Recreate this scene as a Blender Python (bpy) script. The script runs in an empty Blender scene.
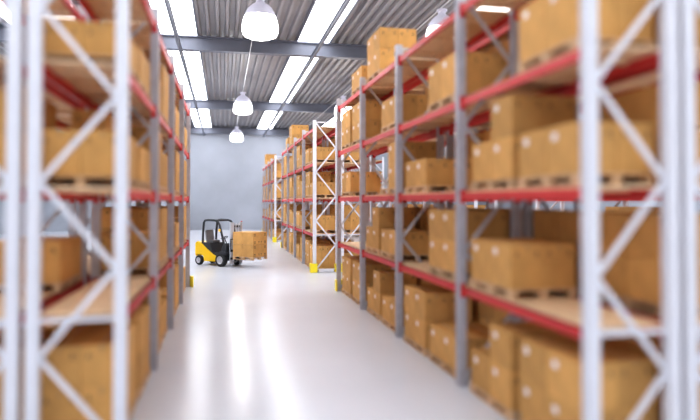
import bpy, bmesh, math, random
from mathutils import Vector, Matrix
R = math.radians
C = bpy.context.scene.collection
random.seed(7)

# ------------------------------------------------------------------ materials
def mat(name, col, rough=0.5, metal=0.0, noise=0.0, nscale=5.0, rnd=0.0, emis=None, estr=0.0,
        stretch=None, bump=0.0, spec=0.5, detail=4):
    m = bpy.data.materials.new(name); m.use_nodes = True
    nt = m.node_tree; b = nt.nodes['Principled BSDF']
    b.inputs['Base Color'].default_value = (*col, 1)
    b.inputs['Roughness'].default_value = rough
    b.inputs['Metallic'].default_value = metal
    b.inputs['Specular IOR Level'].default_value = spec
    if emis:
        b.inputs['Emission Color'].default_value = (*emis, 1); b.inputs['Emission Strength'].default_value = estr
    last = None
    if noise or bump:
        tc = nt.nodes.new('ShaderNodeTexCoord'); mp = nt.nodes.new('ShaderNodeMapping')
        if stretch: mp.inputs['Scale'].default_value = stretch
        nz = nt.nodes.new('ShaderNodeTexNoise'); nz.inputs['Scale'].default_value = nscale
        nz.inputs['Detail'].default_value = detail
        nt.links.new(tc.outputs['Object'], mp.inputs['Vector']); nt.links.new(mp.outputs[0], nz.inputs['Vector'])
        if noise:
            mr = nt.nodes.new('ShaderNodeMapRange')
            mr.inputs['From Min'].default_value = .3; mr.inputs['From Max'].default_value = .7
            mr.inputs['To Min'].default_value = 1 - noise; mr.inputs['To Max'].default_value = 1 + noise
            nt.links.new(nz.outputs['Fac'], mr.inputs['Value']); last = mr.outputs[0]
        if bump:
            bp = nt.nodes.new('ShaderNodeBump'); bp.inputs['Strength'].default_value = bump
            nt.links.new(nz.outputs['Fac'], bp.inputs['Height']); nt.links.new(bp.outputs[0], b.inputs['Normal'])
    if rnd:
        oi = nt.nodes.new('ShaderNodeObjectInfo'); mr2 = nt.nodes.new('ShaderNodeMapRange')
        mr2.inputs['To Min'].default_value = 1 - rnd; mr2.inputs['To Max'].default_value = 1 + rnd
        nt.links.new(oi.outputs['Random'], mr2.inputs['Value'])
        if last is None: last = mr2.outputs[0]
        else:
            mm = nt.nodes.new('ShaderNodeMath'); mm.operation = 'MULTIPLY'
            nt.links.new(last, mm.inputs[0]); nt.links.new(mr2.outputs[0], mm.inputs[1]); last = mm.outputs[0]
    if last is not None:
        vm = nt.nodes.new('ShaderNodeVectorMath'); vm.operation = 'SCALE'
        vm.inputs[0].default_value = col
        nt.links.new(last, vm.inputs['Scale']); nt.links.new(vm.outputs[0], b.inputs['Base Color'])
    return m

M = {}
M['card'] = mat('cardboard', (.65, .365, .125), .75, noise=.09, nscale=3.5, rnd=.13, spec=.25)
M['tape'] = mat('packing tape', (.56, .32, .12), .35)
M['print'] = mat('black print', (.06, .04, .03), .7)
M['paper'] = mat('label paper', (.93, .90, .90), .5)
M['wood'] = mat('pallet wood', (.68, .45, .26), .7, noise=.15, nscale=6, stretch=(1, 8, 1), rnd=.12)
M['deck'] = mat('shelf board', (.86, .62, .39), .6, noise=.12, nscale=4, stretch=(8, 1, 1), rnd=.06)
M['red'] = mat('red painted steel', (.64, .042, .045), .5, noise=.05, nscale=2, rnd=.05)
M['white_steel'] = mat('white steel', (.76, .76, .82), .4, noise=.03, nscale=3)
M['grey_steel'] = mat('galvanised steel', (.52, .52, .58), .45, metal=.1, noise=.08, nscale=6)
M['brace'] = mat('brace steel', (.58, .58, .62), .4, metal=.15, noise=.06, nscale=6)
M['yellow_guard'] = mat('yellow guard plastic', (.98, .82, .03), .4, noise=.04)
M['floor'] = mat('polished resin floor', (.665, .685, .745), .2, noise=.025, nscale=.5, spec=.12, detail=6)
M['wall'] = mat('concrete wall', (.42, .445, .50), .8, noise=.24, nscale=.13, detail=8)
M['ceil'] = mat('ribbed steel ceiling', (.31, .30, .315), .5, metal=.0, noise=.08, nscale=.7)
M['girder'] = mat('girder steel', (.16, .17, .215), .5, noise=.06, nscale=1.5)
M['sky'] = mat('skylight panel', (.9, .92, .95), .4, noise=.02, emis=(.93, .96, 1), estr=6.0)
M['fl_yellow'] = mat('forklift yellow', (.95, .60, .0), .3, noise=.03)
M['fl_black'] = mat('forklift black', (.03, .033, .04), .6, noise=.1)
M['rubber'] = mat('tyre rubber', (.02, .02, .022), .75, noise=.2, nscale=20)
M['rim'] = mat('rim paint', (.55, .55, .58), .4, noise=.03)
M['seat'] = mat('seat vinyl', (.20, .20, .21), .5, noise=.1)
M['mast'] = mat('mast steel', (.62, .63, .68), .3, metal=.35, noise=.05)
M['lamp_shell'] = mat('lamp shade acrylic', (.62, .61, .70), .35, noise=.02, emis=(.8, .8, 1), estr=.12)
M['lamp_glow'] = mat('lamp diffuser', (.95, .95, 1), .4, noise=.01, emis=(1, .99, .98), estr=4)
M['amber'] = mat('amber lens', (.95, .5, .02), .3, noise=.02, emis=(1, .55, .05), estr=.4)
M['alu'] = mat('aluminium conduit', (.75, .75, .78), .35, metal=.2, noise=.03)

# ------------------------------------------------------------------ mesh helpers
class MB:
    def __init__(s): s.v = []; s.f = []; s.mi = []
    def raw(s, vs, fs, mi=0):
        o = len(s.v); s.v += [tuple(v) for v in vs]
        for f in fs: s.f.append(tuple(i + o for i in f)); s.mi.append(mi)
    def box(s, x0, x1, y0, y1, z0, z1, mi=0):
        s.raw([(x0,y0,z0),(x1,y0,z0),(x1,y1,z0),(x0,y1,z0),(x0,y0,z1),(x1,y0,z1),(x1,y1,z1),(x0,y1,z1)],
              [(0,3,2,1),(4,5,6,7),(0,1,5,4),(1,2,6,5),(2,3,7,6),(3,0,4,7)], mi)
    def bar(s, p, q, w, t, up=(0,0,1), mi=0):
        p = Vector(p); q = Vector(q); d = (q - p).normalized(); a = d.cross(Vector(up))
        if a.length < 1e-4: a = d.cross(Vector((1,0,0)))
        a.normalize(); b = a.cross(d).normalized()
        vs = [e + a * sx * w / 2 + b * sy * t / 2 for e in (p, q) for sx, sy in ((-1,-1),(1,-1),(1,1),(-1,1))]
        s.raw(vs, [(3,2,1,0),(4,5,6,7),(0,1,5,4),(1,2,6,5),(2,3,7,6),(3,0,4,7)], mi)
    def prism(s, poly, lo, hi, axis='y', mi=0):
        n = len(poly)
        def P(a, b, c): return {'y': (a, c, b), 'z': (a, b, c), 'x': (c, a, b)}[axis]
        vs = [P(a, b, lo) for a, b in poly] + [P(a, b, hi) for a, b in poly]
        fs = [tuple(range(n)), tuple(reversed(range(n, 2 * n)))]
        fs += [(i, i + n, (i + 1) % n + n, (i + 1) % n) for i in range(n)]
        s.raw(vs, fs, mi)
    def tube(s, pts, r, seg=10, mi=0):
        pts = [Vector(p) for p in pts]; rings = []
        for i, p in enumerate(pts):
            d = ((pts[min(i+1, len(pts)-1)] - pts[max(i-1, 0)])).normalized()
            a = d.cross(Vector((0,1,0)))
            if a.length < .1: a = d.cross(Vector((1,0,0)))
            a.normalize(); b = d.cross(a).normalized()
            rings.append([p + a * math.cos(2*math.pi*k/seg) * r + b * math.sin(2*math.pi*k/seg) * r for k in range(seg)])
        vs = [v for rg in rings for v in rg]; fs = []
        for i in range(len(pts)-1):
            for k in range(seg):
                fs.append((i*seg+k, i*seg+(k+1)%seg, (i+1)*seg+(k+1)%seg, (i+1)*seg+k))
        fs += [tuple(reversed(range(seg))), tuple(range((len(pts)-1)*seg, len(pts)*seg))]
        s.raw(vs, fs, mi)
    def lathe(s, prof, c=(0,0,0), axis='z', seg=28, mi=0, closed=False):
        vs = []; n = len(prof)
        for k in range(seg):
            t = 2*math.pi*k/seg
            for r, h in prof:
                a, b = r*math.cos(t), r*math.sin(t)
                v = (a, b, h) if axis == 'z' else (a, h, b)
                vs.append((v[0]+c[0], v[1]+c[1], v[2]+c[2]))
        fs = []
        for k in range(seg):
            for i in range(n - (0 if closed else 1)):
                j = (i+1) % n; k2 = (k+1) % seg
                fs.append((k*n+i, k2*n+i, k2*n+j, k*n+j))
        s.raw(vs, fs, mi)
    def mesh(s, name, mats, bevel=0, smooth=False, seg=2):
        me = bpy.data.meshes.new(name); me.from_pydata(s.v, [], s.f)
        for m in mats: me.materials.append(m)
        me.polygons.foreach_set('material_index', s.mi)
        bm = bmesh.new(); bm.from_mesh(me)
        bmesh.ops.recalc_face_normals(bm, faces=bm.faces)
        if bevel:
            es = [e for e in bm.edges if len(e.link_faces) == 2 and e.calc_face_angle(0) > .6]
            bmesh.ops.bevel(bm, geom=es, offset=bevel, segments=seg, affect='EDGES', clamp_overlap=True)
        if smooth:
            for f in bm.faces: f.smooth = True
        bm.to_mesh(me); bm.free()
        if smooth: me.set_sharp_from_angle(angle=R(38))
        return me

def obj(name, me, parent=None, loc=(0,0,0), rotz=0):
    o = bpy.data.objects.new(name, me); C.objects.link(o)
    o.location = loc; o.rotation_euler = (0, 0, rotz)
    if parent: o.parent = parent
    return o
def thing(name, label, cat, loc=(0,0,0), rotz=0, group=None, me=None):
    o = obj(name, me, None, loc, rotz)
    o['label'] = label; o['category'] = cat
    if group: o['group'] = group
    return o
def struct(name, me):
    o = obj(name, me); o['kind'] = 'structure'; return o

# ------------------------------------------------------------------ setting
H = 11.0
b = MB(); b.box(-20, 32, -8, 66, -.2, 0); struct('floor', b.mesh('floor', [M['floor']]))
b = MB(); b.box(-20, 32, 66, 66.3, 0, H+.3); struct('wall_back', b.mesh('wall_back', [M['wall']]))
b = MB(); b.box(-20.3, -20, -8, 66, 0, H+.3); struct('wall_left', b.mesh('wall_left', [M['wall']]))
b = MB(); b.box(32, 32.3, -8, 66, 0, H+.3); struct('wall_right', b.mesh('wall_right', [M['wall']]))
PER = 6.6
strips = [(-2.95 + PER*k, -1.2 + PER*k) if k == 0 else (3.55 + PER*(k-1), 5.2 + PER*(k-1)) for k in range(-2, 5)]
strips[0] = (-2.95-2*PER, -1.2-2*PER); strips[1] = (-2.95-PER, -1.2-PER)
b = MB(); x = -20.0
segs = []; cur = -20.0
for s0, s1 in strips: segs.append((cur, s0)); cur = s1
segs.append((cur, 32.0))
for a0, a1 in segs:                                   # trapezoid ribbed sheet running along the hall
    n = max(1, round((a1-a0)/.43)); p = (a1-a0)/n
    pr = []
    for k in range(n):
        q = a0 + k*p
        pr += [(q, H), (q+.30*p, H), (q+.42*p, H+.17), (q+.88*p, H+.17)]
    pr.append((a1, H))
    vs = [(px, -8, pz) for px, pz in pr] + [(px, 66, pz) for px, pz in pr]; m = len(pr)
    b.raw(vs, [(i, i+1, i+1+m, i+m) for i in range(m-1)])
b.box(-20, 32, -8, 66, H+.45, H+.5)
struct('ceiling', b.mesh('ceiling', [M['ceil']]))
for i, (s0, s1) in enumerate(strips):
    b = MB(); b.box(s0, s1, -8, 66, H+.02, H+.06)
    w = struct('window_%d' % (i+1), b.mesh('skylight_strip', [M['sky']]))
    b = MB()
    for e in (s0, s1): b.box(e-.04, e+.04, -8, 66, H-.06, H+.1)
    obj('window_frame', b.mesh('window_frame', [M['girder']]), w)
tn = 0
for gy in (-6.5, 11.0, 29.6, 48.0, 65.6):             # girders across the hall
    b = MB()
    b.box(-20, 32, gy-.2, gy+.2, 10.26, 10.32); b.box(-20, 32, gy-.2, gy+.2, 10.88, 10.94)
    b.box(-20, 32, gy-.03, gy+.03, 10.32, 10.88)
    tn += 1; struct('trim_%d' % tn, b.mesh('girder', [M['girder']]))
for k in range(-2, 5):                                # rails along the hall under the skylights
    cx = -2.0 + PER*k if k <= 0 else 4.32 + PER*(k-1)
    b = MB(); b.box(cx-.06, cx+.06, -8, 66, 10.08, 10.25); b.box(cx-.09, cx+.09, -8, 66, 10.22, 10.255)
    tn += 1; struct('trim_%d' % tn, b.mesh('long_rail', [M['girder']]))

# ------------------------------------------------------------------ lamps
LB = 8.66
gl = MB(); gl.lathe([(.02, .0), (.40, .03), (.56, .10), (.62, .22), (.63, .36), (.60, .55), (.545, .75)], seg=36)
ME_glow = gl.mesh('diffuser', [M['lamp_glow']], smooth=True)
sh = MB(); sh.lathe([(.55, .74), (.50, .90), (.40, 1.06), (.27, 1.18), (.19, 1.22), (.19, 1.19), (.26, 1.14), (.37, 1.03), (.47, .88), (.52, .74)], seg=36)
ME_shell = sh.mesh('shade', [M['lamp_shell']], smooth=True)
nk = MB(); nk.lathe([(.0, 1.17), (.17, 1.18), (.19, 1.22), (.17, 1.26), (.14, 1.28), (.14, 1.38), (.2, 1.39), (.2, 1.45), (.05, 1.47), (0, 1.47)], seg=24)
ME_neck = nk.mesh('housing', [M['lamp_shell']], smooth=True)
hk = MB(); hk.tube([(0,0,1.46), (0,0,1.52)], .02); ME_hook = hk.mesh('hook', [M['alu']])
def lamp(x, y, label):
    t = thing('pendant_lamp', label, 'lamp', (x, y, LB), group='high bay lamps in rows')
    obj('diffuser', ME_glow, t); obj('shade', ME_shell, t); obj('housing', ME_neck, t); obj('hook', ME_hook, t)
    L = bpy.data.lights.new('bay_light', 'POINT'); L.energy = 200; L.shadow_soft_size = .5; L.color = (1, .98, .96)
    lo = bpy.data.objects.new('lamp_light', L); C.objects.link(lo); lo.location = (x, y, LB-.65)
where = {0: 'over the forklift aisle', -1: 'over the aisle beyond the left racks', 1: 'over the aisle beyond the right racks'}
for k, cx in ((-1, -5.35), (0, 1.24), (1, 7.9)):
    b = MB(); b.box(cx-.015, cx+.015, -8, 65, 10.18, 10.22)
    t = thing('conduit_track', 'slim pale metal conduit the lamps hang from, ' + where[k], 'conduit', me=b.mesh('conduit', [M['alu']]))
    for j, ly in enumerate((20.9, 39.4, 57.5)):
        lamp(cx, ly, ['large', 'mid-sized', 'small'][j] + '-looking glowing white dome lamp, ' + ['first', 'second', 'third'][j] + ' in the row ' + where[k])

# ------------------------------------------------------------------ racks
D = .98; BAY = 3.55; UH = 6.5
LV = [1.57, 3.10, 4.63, 6.16]
DT = .085                                             # shelf board top above level
# shared part meshes
def upright_mesh(mt):
    m = MB(); w, d = .072, .058
    prof = [(-w,-d), (w,-d), (w,-.018), (w-.02,-.018), (w-.02,.018), (w,.018), (w,d), (-w,d), (-w,.018), (-w+.02,.018), (-w+.02,-.018), (-w,-.018)]
    m.prism(prof, .012, UH, 'z'); m.box(-.09, .09, -.08, .08, 0, .012)
    return m.mesh('upright', [mt])
UP = {'w': upright_mesh(M['white_steel']), 'g': upright_mesh(M['grey_steel'])}
nodes = [.12, 1.15, 2.2, 3.24, 4.29, 5.33, 6.3]
def brace_mesh(mt, up, z=1.04):
    m = MB(); a = D - .13
    m.bar((-a/2, 0, 0 if up else z), (a/2, 0, z if up else 0),   .035, .062, up=(0,0,1))
    return m.mesh('brace', [mt])
BR = {(c, u): brace_mesh(M['white_steel'] if c == 'w' else M['brace'], u) for c in 'wg' for u in (0, 1)}
def tie_mesh(mt):
    m = MB(); a = (D-.13)/2; m.box(-a, a, -.02, .02, -.025, .025); return m.mesh('tie', [mt])
TIE = {'w': tie_mesh(M['white_steel']), 'g': tie_mesh(M['brace'])}
m = MB(); hb = BAY/2 - .057
m.box(-.025, .025, -hb, hb, -.07, .055)
for s in (-1, 1): m.box(-.045, .045, s*(hb-.02) - .02, s*(hb-.02) + .02, -.12, .10)
m.box(-.03, .03, -hb, hb, .045, .055)
BEAM = m.mesh('beam', [M['red']], bevel=.004, seg=1)
m = MB(); nb = 6
for k in range(nb):
    y0 = -hb + k*2*hb/nb
    m.box(-D/2+.03, D/2-.03, y0+.004, y0+2*hb/nb-.004, .058, DT)
for k in range(3):
    yy = -hb*.66 + k*hb*.66
    m.box(-D/2+.05, D/2-.05, yy-.03, yy+.03, .02, .058, 0)
DECK = m.mesh('shelf_board', [M['deck'], M['brace']])
m = MB()
m.box(-.20, .105, -.17, -.085, 0, .38); m.box(-.20, -.13, -.17, .14, 0, .38); m.box(.07, .105, -.17, .14, 0, .38)
GUARD = m.mesh('foot_guard', [M['yellow_guard']], bevel=.012)
m = MB()
m.box(-.105, .105, -.15, -.085, 0, .36); m.box(-.105, -.07, -.15, .12, 0, .36); m.box(.07, .105, -.15, .12, 0, .36)
GUARDN = m.mesh('foot_guard', [M['yellow_guard']], bevel=.012)
m = MB(); m.box(-D/2+.17, D/2-.17, -.03, .03, .02, .15); RAIL = m.mesh('floor_rail', [M['white_steel']], bevel=.01, seg=1)

def rack(label, xf, xb, y0, nb, guards=(1, 1), far=False):
    """xf: aisle-side upright line, xb: rear line."""
    cx = (xf+xb)/2
    root = thing('pallet_rack', label, 'pallet rack', (cx, y0, 0), group='pallet racking')
    for i in range(nb+1):
        y = i*BAY; end = i in (0, nb)
        c = 'w' if i == 0 else 'g'  # first frame of each rack whiter, the others grey
        for s in (-1, 1): obj('upright', UP[c], root, (s*D/2, y, 0))
        for j in range(len(nodes)-1):
            u = (j % 2 == 0) == (xb > xf)
            if True: obj('brace', BR[(c, 1 if u else 0)], root, (0, y, nodes[j]))
        for z in (.12, LV[0]+.02, 6.42): obj('tie', TIE[c], root, (0, y, z))
        if end and guards[0 if i == 0 else 1]:
            fl = 1 if i == 0 else -1
            for s in (-1, 1):
                g = obj('foot_guard', GUARD if (s < 0) == (xf < xb) else GUARDN, root, (s*D/2, y, 0), 0 if fl == 1 else math.pi)
            obj('floor_rail', RAIL, root, (0, y-fl*.115, 0))
    for i in range(nb):
        yc = (i+.5)*BAY
        for z in LV:
            for s in (-1, 1): obj('beam', BEAM, root, (s*(D/2-.01), yc, z))
            obj('shelf_board', DECK, root, (0, yc, z))
    return root

def far_rack(label, xf, xb, y0, nb):
    m = MB(); cx = (xf+xb)/2
    for i in range(nb+1):
        y = i*BAY
        for s in (-1, 1): m.box(s*D/2-.065, s*D/2+.065, y-.055, y+.055, 0, UH, 0)
        for j in range(6):
            u = j % 2 == 0
            m.bar((-D/2, y, nodes[j] if u else nodes[j+1]), (D/2, y, nodes[j+1] if u else nodes[j]), .035, .06)
    for i in range(nb):
        for z in LV:
            for s in (-1, 1): m.box(s*D/2-.03, s*D/2+.03, i*BAY+.06, (i+1)*BAY-.06, z-.07, z+.055, 1)
            m.box(-D/2+.03, D/2-.03, i*BAY+.06, (i+1)*BAY-.06, z+.058, z+DT, 2)
    return thing('pallet_rack', label, 'pallet rack', (cx, y0, 0), group='pallet racking', me=m.mesh('distant_rack', [M['white_steel'], M['red'], M['deck']]))

XR, XL, G = 3.83, -1.21, .22
Y1, Y2, Y3, YL = 5.73, 25.4, 45.1, 7.73
RK = {   # key: xf, xb, y0, bays, phrase
 'R1': (XR, XR+D, Y1, 4, 'near right rack'),
 'R1b': (XR+2*D+G, XR+D+G, Y1, 4, 'rack behind near right rack'),
 'L1': (XL, XL-D, YL, 4, 'near left rack'),
 'L1b': (XL-2*D-G, XL-D-G, YL, 4, 'rack behind near left rack'),
 'R2': (XR, XR+D, Y2, 4, 'middle right rack'),
 'R2b': (XR+2*D+G, XR+D+G, Y2, 4, 'rack behind middle right rack'),
 'R3': (XR, XR+D, Y3, 4, 'distant right rack'),
 'R3b': (XR+2*D+G, XR+D+G, Y3, 4, 'rack behind distant right rack'),
}
RL = {
 'R1': 'blurred tall pallet rack with red beams lining the right of the forklift aisle, nearest camera',
 'R1b': 'pallet rack standing back to back behind the nearest right rack',
 'L1': 'blurred tall pallet rack with red beams lining the left of the aisle',
 'L1b': 'pallet rack standing back to back behind the left aisle rack',
 'R2': 'sharp pallet rack across the gap from the forklift load, white braced end frame, yellow feet',
 'R2b': 'pallet rack back to back behind the sharp middle rack',
 'R3': 'smallest-looking pallet rack by the grey end wall beyond the forklift',
 'R3b': 'pallet rack back to back behind the smallest-looking end wall rack',
}
for k, (xf, xb, y0, nb, ph) in RK.items(): rack(RL[k], xf, xb, y0, nb, (0, 1) if k[1] == '1' or k[0] == 'L' else (1, 1))
FAR = {
 'F1': (11.2, 11.2+D, Y1, 4), 'F2': (11.2, 11.2+D, Y2, 4), 'F3': (11.2, 11.2+D, Y3, 4), 'F4': (-8.5, -8.5-D, YL, 4)}
far_rack('distant pallet rack beyond the next right aisle, seen through the near right rack', 11.2, 11.2+D, Y1, 4)
far_rack('distant pallet rack beyond the next right aisle, seen past the middle rack', 11.2, 11.2+D, Y2, 4)
far_rack('distant pallet rack beyond the next right aisle, close to the end wall', 11.2, 11.2+D, Y3, 4)
far_rack('distant pallet rack across the neighbouring aisle, seen through the left rack', -8.5, -8.5-D, YL, 4)

# ------------------------------------------------------------------ pallets and boxes
PX, PY, PH = 1.0, 1.38, .14
m = MB()
for k in range(7):
    y = -PY/2 + .05 + k*(PY-.1)/6; m.box(-PX/2, PX/2, y-.05, y+.05, .118, PH)
for xx in (-PX/2+.05, 0, PX/2-.05):
    m.box(xx-.05, xx+.05, -PY/2, PY/2, .1, .118); m.box(xx-.05, xx+.05, -PY/2, PY/2, 0, .02)
    for yy in (-PY/2+.07, 0, PY/2-.07): m.box(xx-.05, xx+.05, yy-.07, yy+.07, .02, .1)
PAL = m.mesh('pallet', [M['wood']])

def carton(sx, sy, sz, marks=True):
    m = MB(); x, y = sx/2, sy/2
    m.box(-x, x, -y, y, 0, sz-.006)
    m.box(-x, -.003, -y+.002, y-.002, sz-.005, sz); m.box(.003, x, -y+.002, y-.002, sz-.005, sz)
    m.box(-.025, .025, -y-.001, y+.001, sz-.0045, sz+.001, 1)
    for s in (-1, 1): m.box(-.025, .025, s*y-.001, s*y+.001, sz-.09, sz, 1)
    if marks:
        for s in (-1, 1):                              # handling arrows printed by the corners
            for cx in (-x*.62, x*.62):
                for cz in (sz-.13,):
                    m.box(cx-.035, cx+.035, s*y-.0008, s*y+.0008, cz-.035, cz-.028, 2)
                    m.box(cx-.006, cx+.006, s*y-.0008, s*y+.0008, cz-.028, cz+.012, 2)
                    m.prism([(cx-.02, cz+.01), (cx+.02, cz+.01), (cx, cz+.035)], s*y-.0008, s*y+.0008, 'y', 2)
    return m.mesh('carton', [M['card'], M['tape'], M['print']])
SZ = {'A': (.485, .665, .53), 'T': (.32, .665, .53), 'D': (.485, .665, .58), 'C': (.485, .665, .62), 'E': (.485, .665, .72), 'G': (.32, .665, .95), 'S': (.485, .665, .42), 'N': (.485, .665, .53)}
CM = {k: carton(*v) for k, v in SZ.items()}
lm = MB(); lm.box(-.001, .001, -.06, .06, -.045, .045); LAB = lm.mesh('paper_label', [M['paper']])

F = {(0,0),(0,1),(1,0),(1,1),(2,0),(2,1)}            # full layer: (depth row, column along)
BACK = {(1,0),(1,1),(2,0),(2,1)}
# slots: rack -> (bay, shelf) -> (near slot, far slot); slot = (style, full layers, mask of an extra top layer or None)
D1 = ('D',1,None)
A1, A2, A3, C1, C2, E1, T1, T2, G1 = ('A',1,None), ('A',2,None), ('A',3,None), ('C',1,None), ('C',2,None), ('E',1,None), ('T',1,None), ('T',2,None), ('G',1,None)
SP = {
 'R1': {(0,0): (A2, ('A',1,{(0,0),(1,0)})), (0,1): (None, C1), (0,2): (D1, ('D',1,{(0,0),(1,0)})), (0,3): (E1, None),
        (1,0): (A1, A2), (1,1): (A2, None), (1,2): (None, A1), (1,3): (E1, None),
        (2,0): (A1, ('A',1,{(0,0),(1,0)})), (2,1): (A1, ('A',1,{(0,0),(1,0)})), (2,2): (('N',2,None), None), (2,3): (C1, None), (2,4): (None, A2),
        (3,0): (A2, A2), (3,1): (None, None), (3,2): (None, C1), (3,3): (A2, A2), (3,4): (A1, None)},
 'L1': {(0,0): (A2, A2), (0,1): (None, None), (0,2): (D1, ('A',1,BACK)), (0,3): (('S',1,None), A1),
        (1,0): (A2, C1), (1,1): (C1, A2), (1,2): (A2, E1), (1,3): (C1, A2),
        (2,0): (C1, A2), (2,1): (A2, C1), (2,2): (C1, A2), (2,3): (A2, E1), 
        (3,0): (A2, C1), (3,1): (E1, A2), (3,2): (A2, A2), (3,3): (A2, C1)},
 'R2': {(0,0): (G1, A2), (0,1): (C1, None), (0,2): (T1, T2), (0,3): (T1, C1),
        (0,4): (None, None), (1,4): (None, None), (2,4): (None, A2), (3,4): (A1, None)},
 'R3': {(0,4): (None, None), (1,4): (None, None), (2,4): (None, None), (3,4): (A2, None)},
}
rs = random.Random(11)
def fill(k, nb, dens, top=.0):
    d = SP.setdefault(k, {})
    for i in range(nb):
        for s in range(5):
            if (i, s) in d: continue
            if k in ('R1', 'L1') and (s == 4 or True) : d[(i, s)] = (None, None); continue
            sl = []
            for q in range(2):
                if rs.random() > (top if s == 4 else dens): sl.append(None); continue
                sl.append(rs.choice([A2, A2, C1, A1, T2, E1, ('A',1,BACK)]))
            d[(i, s)] = tuple(sl)
for k in RK: fill(k, 4, {'R1b': .85, 'L1b': .55, 'R2': .93}.get(k, .85), .12 if k == 'R2' else .25 if k == 'R3' else 0)
for q in range(3): SP['R1b'][(q,1)] = (A2, A2)
SP['R1b'][(3,1)] = (None, None); SP['R1b'][(2,2)] = (A1, None); SP['R1b'][(3,2)] = (None, None)
SP['L1b'][(0,1)] = (None, C1); SP['L1b'][(1,1)] = (None, None)
for q in ((0,3),(0,4),(1,3),(1,4)): SP['L1b'][q] = (None, None)
for k in FAR: fill(k, 4, .8, .1)

KEEP = (lambda t: {i for q in t.split() for a in [q.split('-')] for i in range(int(a[0]), int(a[-1])+1)})('1-3 5-10 13-21 23-24 27-31 33-39 41-46 49-55 57-59 61-62 65-66 69-76 79-81 83-87 89-90 93-95 97-98 101-103 105-106 109-110 113-115 117-119 121-123 125-126 129-130 133-134 139 141 144-149 151-156 159 161 163-165 167 169-170 175 177 189 191 195 197 203 205 213 226 237-238 249-250 273 282 289 306 339-341 343-348 351-353 355-357 359-360 363 365-367 369-370 373-374 377-378 381-382 385-390 393-395 397 401 405-406 409-410 413-414 417-418 421-422 425-426 429-430 441-442 445 449-450 453-454 465-466 473 478 481 489 513 523 526-532 535 539-542 561 565 627-629 631 633-634 637-639 641-643 645-647 649 651-652 657-659 661 663-665 667 669-670 677 681 685 689 691-692 695 699 705 715-716 721-723 731 739 747 761 779-780 783 787 789 799 805 833 841 843 853 855 857 859-860 865 867 879 899 911 1009 1011 1013 1017 1027 1031 1043 1047 1181 1185')
PKEEP = (lambda t: {i for q in t.split() for a in [q.split('-')] for i in range(int(a[0]), int(a[-1])+1)})('1-24 26-31 35-36 38 41 43 48-68 70 72-74 76 78 80-81 94-125 128 130 154-160 162-164 168-171 174 176 178 185')
ORD = ['first', 'second', 'third', 'fourth', 'fifth', 'sixth']
SHELF = ['floor level', 'lowest shelf', 'middle shelf', 'upper shelf', 'top shelf']
bi = pi = 0
stuff = MB()
LEFT_OUT = set()
for k in list(RK) + list(FAR):
    xf, xb, y0, nb = (RK.get(k) or FAR[k])[:4]
    ph = RK[k][4] if k in RK else ''
    sgn = 1 if xb > xf else -1; cx = (xf+xb)/2
    for (bay, sh_), slots in sorted(SP[k].items()):
        z0 = 0 if sh_ == 0 else LV[sh_-1] + DT
        for si, sl in enumerate(slots):
            if not sl: continue
            st, full, mask = sl
            yc = y0 + (bay+.5)*BAY + (-.79 if si == 0 else .79) + rs.uniform(-.03, .03)
            pxo = cx + sgn*.04 + rs.uniform(-.02, .02)
            pi += 1
            if k in RK and (PKEEP is None or pi in PKEEP):
                o = thing('pallet', f'wooden pallet on the {SHELF[sh_]}, {ORD[bay]} bay, {"front" if si == 0 else "back"} half, {ph}', 'pallet', (pxo, yc, z0+.001), rs.uniform(-.01, .01), 'wooden pallets in the racks', PAL)
                if PKEEP is None: o['pi'] = pi
            sx, sy, sz = SZ[st]; nx = 3 if sx < .4 else 2
            for ly in range(full + (1 if mask else 0)):
                cells = [(a, c) for a in range(nx) for c in range(2 if st != 'N' else 1)]
                if ly == full: cells = [q for q in cells if q in mask]
                for a, c in cells:
                    bi += 1
                    x = pxo + sgn*(-sx*nx/2 - .004 + sx/2 + a*(sx+.008)) + rs.uniform(-.001, .001)
                    y = yc + (c-.5)*(sy+.016) + rs.uniform(-.004, .004)
                    z = z0 + PH + .002 + ly*(sz+.002); rz = rs.uniform(-.003, .003)
                    if k in RK and (KEEP is None or bi in KEEP):
                        top = full + (1 if mask else 0)
                        lay = 'single layer' if top == 1 else ('top layer', 'bottom layer')[0 if ly == top-1 else 1] if top == 2 else ['bottom', 'middle', 'top'][ly] + ' layer'
                        row = 'aisle side' if a == 0 else 'inner side' if a == nx-1 else 'centre row'
                        o = thing('cardboard_box', f'cardboard box, {lay}, {row}, {ORD[si*2+c]} along, {SHELF[sh_]}, {ORD[bay]} bay, {ph}'.replace('rack behind ', 'behind '), 'box', (x, y, z), rz, 'cardboard boxes in the racks', CM[st])
                        if KEEP is None: o['bi'] = bi
                        if a == 0 and k in ('R1', 'R2', 'R3'):
                            obj('paper_label', LAB, o, (-sx/2-.0015, sy*.22, sz-.13))
                    elif bi not in LEFT_OUT:
                        stuff.box(x-sx/2, x+sx/2, y-sy/2, y+sy/2, z, z+sz)
so = obj('stacked_boxes', stuff.mesh('stacked_boxes', [M['card']]))
so['kind'] = 'stuff'; so['label'] = 'remaining brown cardboard boxes packed deep in the racks'; so['category'] = 'boxes'

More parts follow.
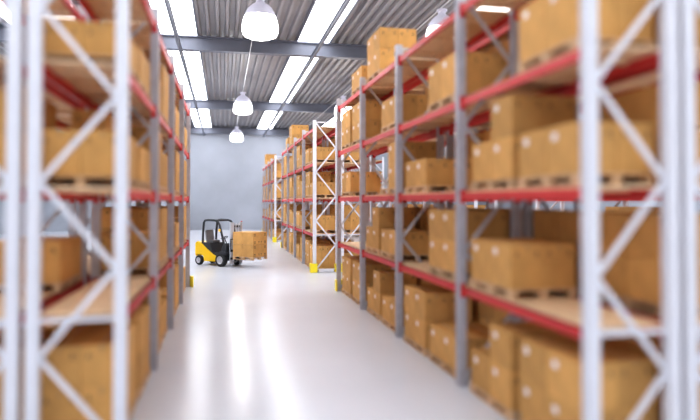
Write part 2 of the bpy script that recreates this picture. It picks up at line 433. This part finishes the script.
# ------------------------------------------------------------------ forklift
FK = R(-44.0)
fk = thing('forklift', 'yellow and black forklift truck carrying a pallet of boxes in the open aisle', 'forklift', (.30, 28.95, 0), FK)
def part(name, mb, mt, par=None, **kw):
    return obj(name, mb.mesh(name, mt if isinstance(mt, list) else [mt], **kw), par or fk)
m = MB()
m.prism([(-1.74,.40),(-1.77,.6),(-1.75,1.06),(-1.58,1.13),(-1.36,1.06),(-1.0,.80),(-.55,.53),(-.32,.46),(-.32,.2),(-1.18,.2),(-1.2,.40),(-1.29,.49),(-1.62,.49),(-1.69,.42)], -.5, .5)
part('counterweight', m, M['fl_yellow'], bevel=.03, smooth=True)
m = MB()
m.prism([(-1.34,.72),(-1.34,1.08),(-.78,1.05),(-.62,.62),(-.15,.55),(-.02,1.0),(.16,1.08),(.24,.95),(.24,.3),(-.3,.22),(-.6,.35)], -.46, .46)
m.prism([(-.32,.62),(.02,.72),(.30,.66),(.34,.55),(-.32,.46)], -.58, .58)
part('chassis', m, M['fl_black'], bevel=.02)
m = MB(); m.box(-1.28, -.82, -.26, .26, 1.06, 1.18); m.prism([(-1.3,1.14),(-1.18,1.14),(-1.26,1.66),(-1.38,1.64)], -.25, .25)
part('seat', m, M['seat'], bevel=.03, smooth=True)
m = MB()
for s in (-1, 1):
    y = s*.44
    m.tube([(-1.30,y,1.02),(-1.27,y,1.6),(-1.22,y,2.02),(-1.14,y,2.12),(-.95,y,2.14),(-.5,y,2.13),(-.32,y,2.08),(-.2,y,1.92),(-.06,y,1.5),(.1,y,1.0)], .052, 8)
for xx in (-1.12,-.97,-.82,-.67,-.52,-.37): m.box(xx-.025, xx+.025, -.44, .44, 2.09, 2.15)
part('overhead_guard', m, M['fl_black'], smooth=True)
m = MB(); m.tube([(-.1,0,.9),(-.3,0,1.28)], .025); part('steering_column', m, M['fl_black'], smooth=True)
m = MB()
pts = [Vector((-.32,0,1.30)) + Vector((math.cos(t)*.17*.9, math.sin(t)*.17, math.cos(t)*.17*.42)) for t in [2*math.pi*k/20 for k in range(21)]]
m.tube(pts, .016, 6); m.tube([pts[0], pts[10]], .012, 6); part('steering_wheel', m, M['fl_black'], smooth=True)
def wheel(x, y, r, w):
    m = MB(); s = 1 if y > 0 else -1
    m.lathe([(r*.62,-w/2),(r*.93,-w/2),(r,-w/2+.03),(r,w/2-.03),(r*.93,w/2),(r*.62,w/2)], (x,y,r), 'y', 32, closed=True)
    t = part('wheel', m, M['rubber'], smooth=True)
    m = MB(); e = w/2
    m.lathe([(0,e*.55),(r*.2,e*.62),(r*.24,e*.3),(r*.45,e*.25),(r*.56,e*.95),(r*.63,e*.98),(r*.63,-e*.98),(r*.56,-e*.95),(r*.45,-e*.25),(r*.24,-e*.3),(r*.2,-e*.62),(0,-e*.55)], (x,y,r), 'y', 32)
    for k in range(6):
        a = k*math.pi/3; m.box(x+math.cos(a)*r*.34-.014, x+math.cos(a)*r*.34+.014, y+s*e*.2, y+s*e*.36, r+math.sin(a)*r*.34-.014, r+math.sin(a)*r*.34+.014)
    obj('rim', m.mesh('rim', [M['rim']], smooth=True), t)
for s in (-1, 1): wheel(0, s*.52, .30, .24)
for s in (-1, 1): wheel(-1.50, s*.44, .225, .17)
m = MB(); m.box(-.06,.06,-.4,.4,.24,.36); m.box(-1.55,-1.45,-.35,.35,.18,.27); part('axle', m, M['fl_black'])
for s in (-1, 1):
    m = MB(); y = s*.33
    m.box(.36,.48, y-.045,y+.045, .08,2.06); m.box(.40,.52, y-s*.075-.03,y-s*.075+.03, .12,2.04)
    part('mast_rail', m, M['mast'], bevel=.006)
m = MB()
for z in (.3, .95, 1.86): m.box(.37,.47,-.3,.3,z-.045,z+.045)
part('mast_crossbar', m, M['fl_black'], bevel=.005)
m = MB(); m.tube([(.45,0,.2),(.45,0,1.25)], .04); m.tube([(.45,0,1.25),(.45,0,2.0)], .022)
for s in (-1, 1): m.box(.50,.515,s*.1-.02,s*.1+.02,.45,2.0)
part('lift_cylinder', m, M['mast'], smooth=True)
m = MB(); m.box(.53,.58,-.5,.5,.34,.44); m.box(.53,.58,-.5,.5,.70,.80)
part('fork_carriage', m, M['fl_black'], bevel=.005)
m = MB()
for y in (-.5,-.25,0,.25,.5): m.box(.54,.57,y-.015,y+.015,.8,1.28)
m.box(.54,.57,-.5,.5,1.26,1.30); part('load_backrest', m, M['fl_black'])
for s in (-1, 1):
    m = MB(); y = s*.26; m.box(.585,.62,y-.06,y+.06,.335,.85); m.prism([(.585,.335),(1.72,.345),(1.72,.36),(.62,.375),(.585,.375)], y-.06, y+.06)
    part('fork', m, M['fl_black'])
m = MB(); m.box(.37,.45,.375,.40,1.55,2.1); p_ = part('warning_strip', m, M['red']); p_['label'] = 'narrow red strip on the mast'
m = MB(); m.lathe([(0,0),(.045,0),(.05,.03),(.045,.09),(.02,.12),(0,.12)], (-.15,-.50,1.62), 'z', 14); m.box(-.16,-.10,-.5,-.44,1.62,1.65)
part('signal_lamp', m, M['amber'], smooth=True)
# load
fm = Matrix.Translation(fk.location) @ Matrix.Rotation(FK, 4, 'Z')
def wl(x, y, z): return fm @ Vector((x, y, z))
LX0, LX1 = .68, 1.90; LZ = .30
m = MB(); lx, lyy = (LX1-LX0)/2, .5
for k in range(6):
    y = -lyy+.06+k*(2*lyy-.12)/5; m.box(-lx, lx, y-.06, y+.06, .118, .14)
for xx in (-lx+.06, 0, lx-.06):
    m.box(xx-.05, xx+.05, -lyy, lyy, .1, .118)
for yy in (-lyy+.05, 0, lyy-.05):
    m.box(-lx, lx, yy-.05, yy+.05, 0, .018)
    for xx in (-lx+.07, 0, lx-.07): m.box(xx-.07, xx+.07, yy-.045, yy+.045, .018, .1)
thing('pallet', 'wooden pallet raised on the forks of the yellow forklift', 'pallet', wl((LX0+LX1)/2, 0, LZ+.075), FK, me=m.mesh('raised_pallet', [M['wood']]))
BX, BY, BZ = .594, .97, .55
def load_box():
    m = MB(); x, y = BX/2, BY/2
    m.box(-x, x, -y, y, 0, BZ-.006)
    m.box(-x, x, -y+.002, -.003, BZ-.005, BZ); m.box(-x, x, .003, y-.002, BZ-.005, BZ)
    m.box(-x-.001, x+.001, -.03, .03, BZ-.0045, BZ+.001, 1)
    for s in (-1, 1): m.box(s*x-.001, s*x+.001, -.03, .03, BZ-.12, BZ, 1)
    return m.mesh('load_carton', [M['card'], M['tape']], bevel=0)
LC = load_box()
def face_print():
    m = MB(); X = BX/2+.001
    for cz in (.10, BZ-.11):
        for cy in (-.36, .34):                           # paired up arrows
            for q in (-.032, .032):
                m.box(X-.001, X+.001, cy+q-.009, cy+q+.009, cz-.05, cz+.015, 0)
                m.prism([(cy+q-.027, cz+.012), (cy+q+.027, cz+.012), (cy+q, cz+.055)], X-.001, X+.001, 'x', 0)
            m.box(X-.001, X+.001, cy-.06, cy+.06, cz-.07, cz-.058, 0)
    for cy in (-.08, .08):                               # goblet
        m.prism([(cy-.035, .14), (cy+.035, .14), (cy+.012, .09), (cy-.012, .09)], X-.001, X+.001, 'x', 0)
        m.box(X-.001, X+.001, cy-.005, cy+.005, .06, .09, 0); m.box(X-.001, X+.001, cy-.025, cy+.025, .05, .06, 0)
    return m.mesh('handling_print', [M['print']])
FP = face_print()
for i, bx in enumerate((LX0+.305, LX0+.305+.61)):
    for j in range(2):
        o = thing('cardboard_box', f'{"upper" if j else "lower"} box {"next to the mast" if i == 0 else "with black handling marks at the fork tips"} on the forklift load',
                  'box', wl(bx, 0, LZ+.075+.14+.001+j*(BZ+.010)), FK, 'boxes of the forklift load', LC)
        if i == 1: obj('handling_print', FP, o)

# ------------------------------------------------------------------ light and camera
w = bpy.data.worlds.new('world'); bpy.context.scene.world = w; w.use_nodes = True
bg = w.node_tree.nodes['Background']; bg.inputs[0].default_value = (.93, .95, 1, 1); bg.inputs[1].default_value = .85
cam = bpy.data.cameras.new('camera'); co = bpy.data.objects.new('camera', cam); C.objects.link(co)
co.location = (0, 0, 3.0); co.rotation_euler = (R(91.0), 0, -math.atan(.2117))
cam.sensor_width = 36; cam.lens = 600/700*36; cam.shift_y = -18.5/700
cam.clip_end = 200
cam.dof.use_dof = True; cam.dof.focus_distance = 28.5; cam.dof.aperture_fstop = .19
sc = bpy.context.scene; sc.camera = co
sc.view_settings.view_transform = 'Standard'; sc.view_settings.look = 'None'
sc.view_settings.exposure = 0.3
sc.view_settings.gamma = 0.9
sc.cycles.use_denoising = True
sc.cycles.max_bounces = 6; sc.cycles.diffuse_bounces = 4; sc.cycles.glossy_bounces = 3
sc.cycles.sample_clamp_indirect = 8
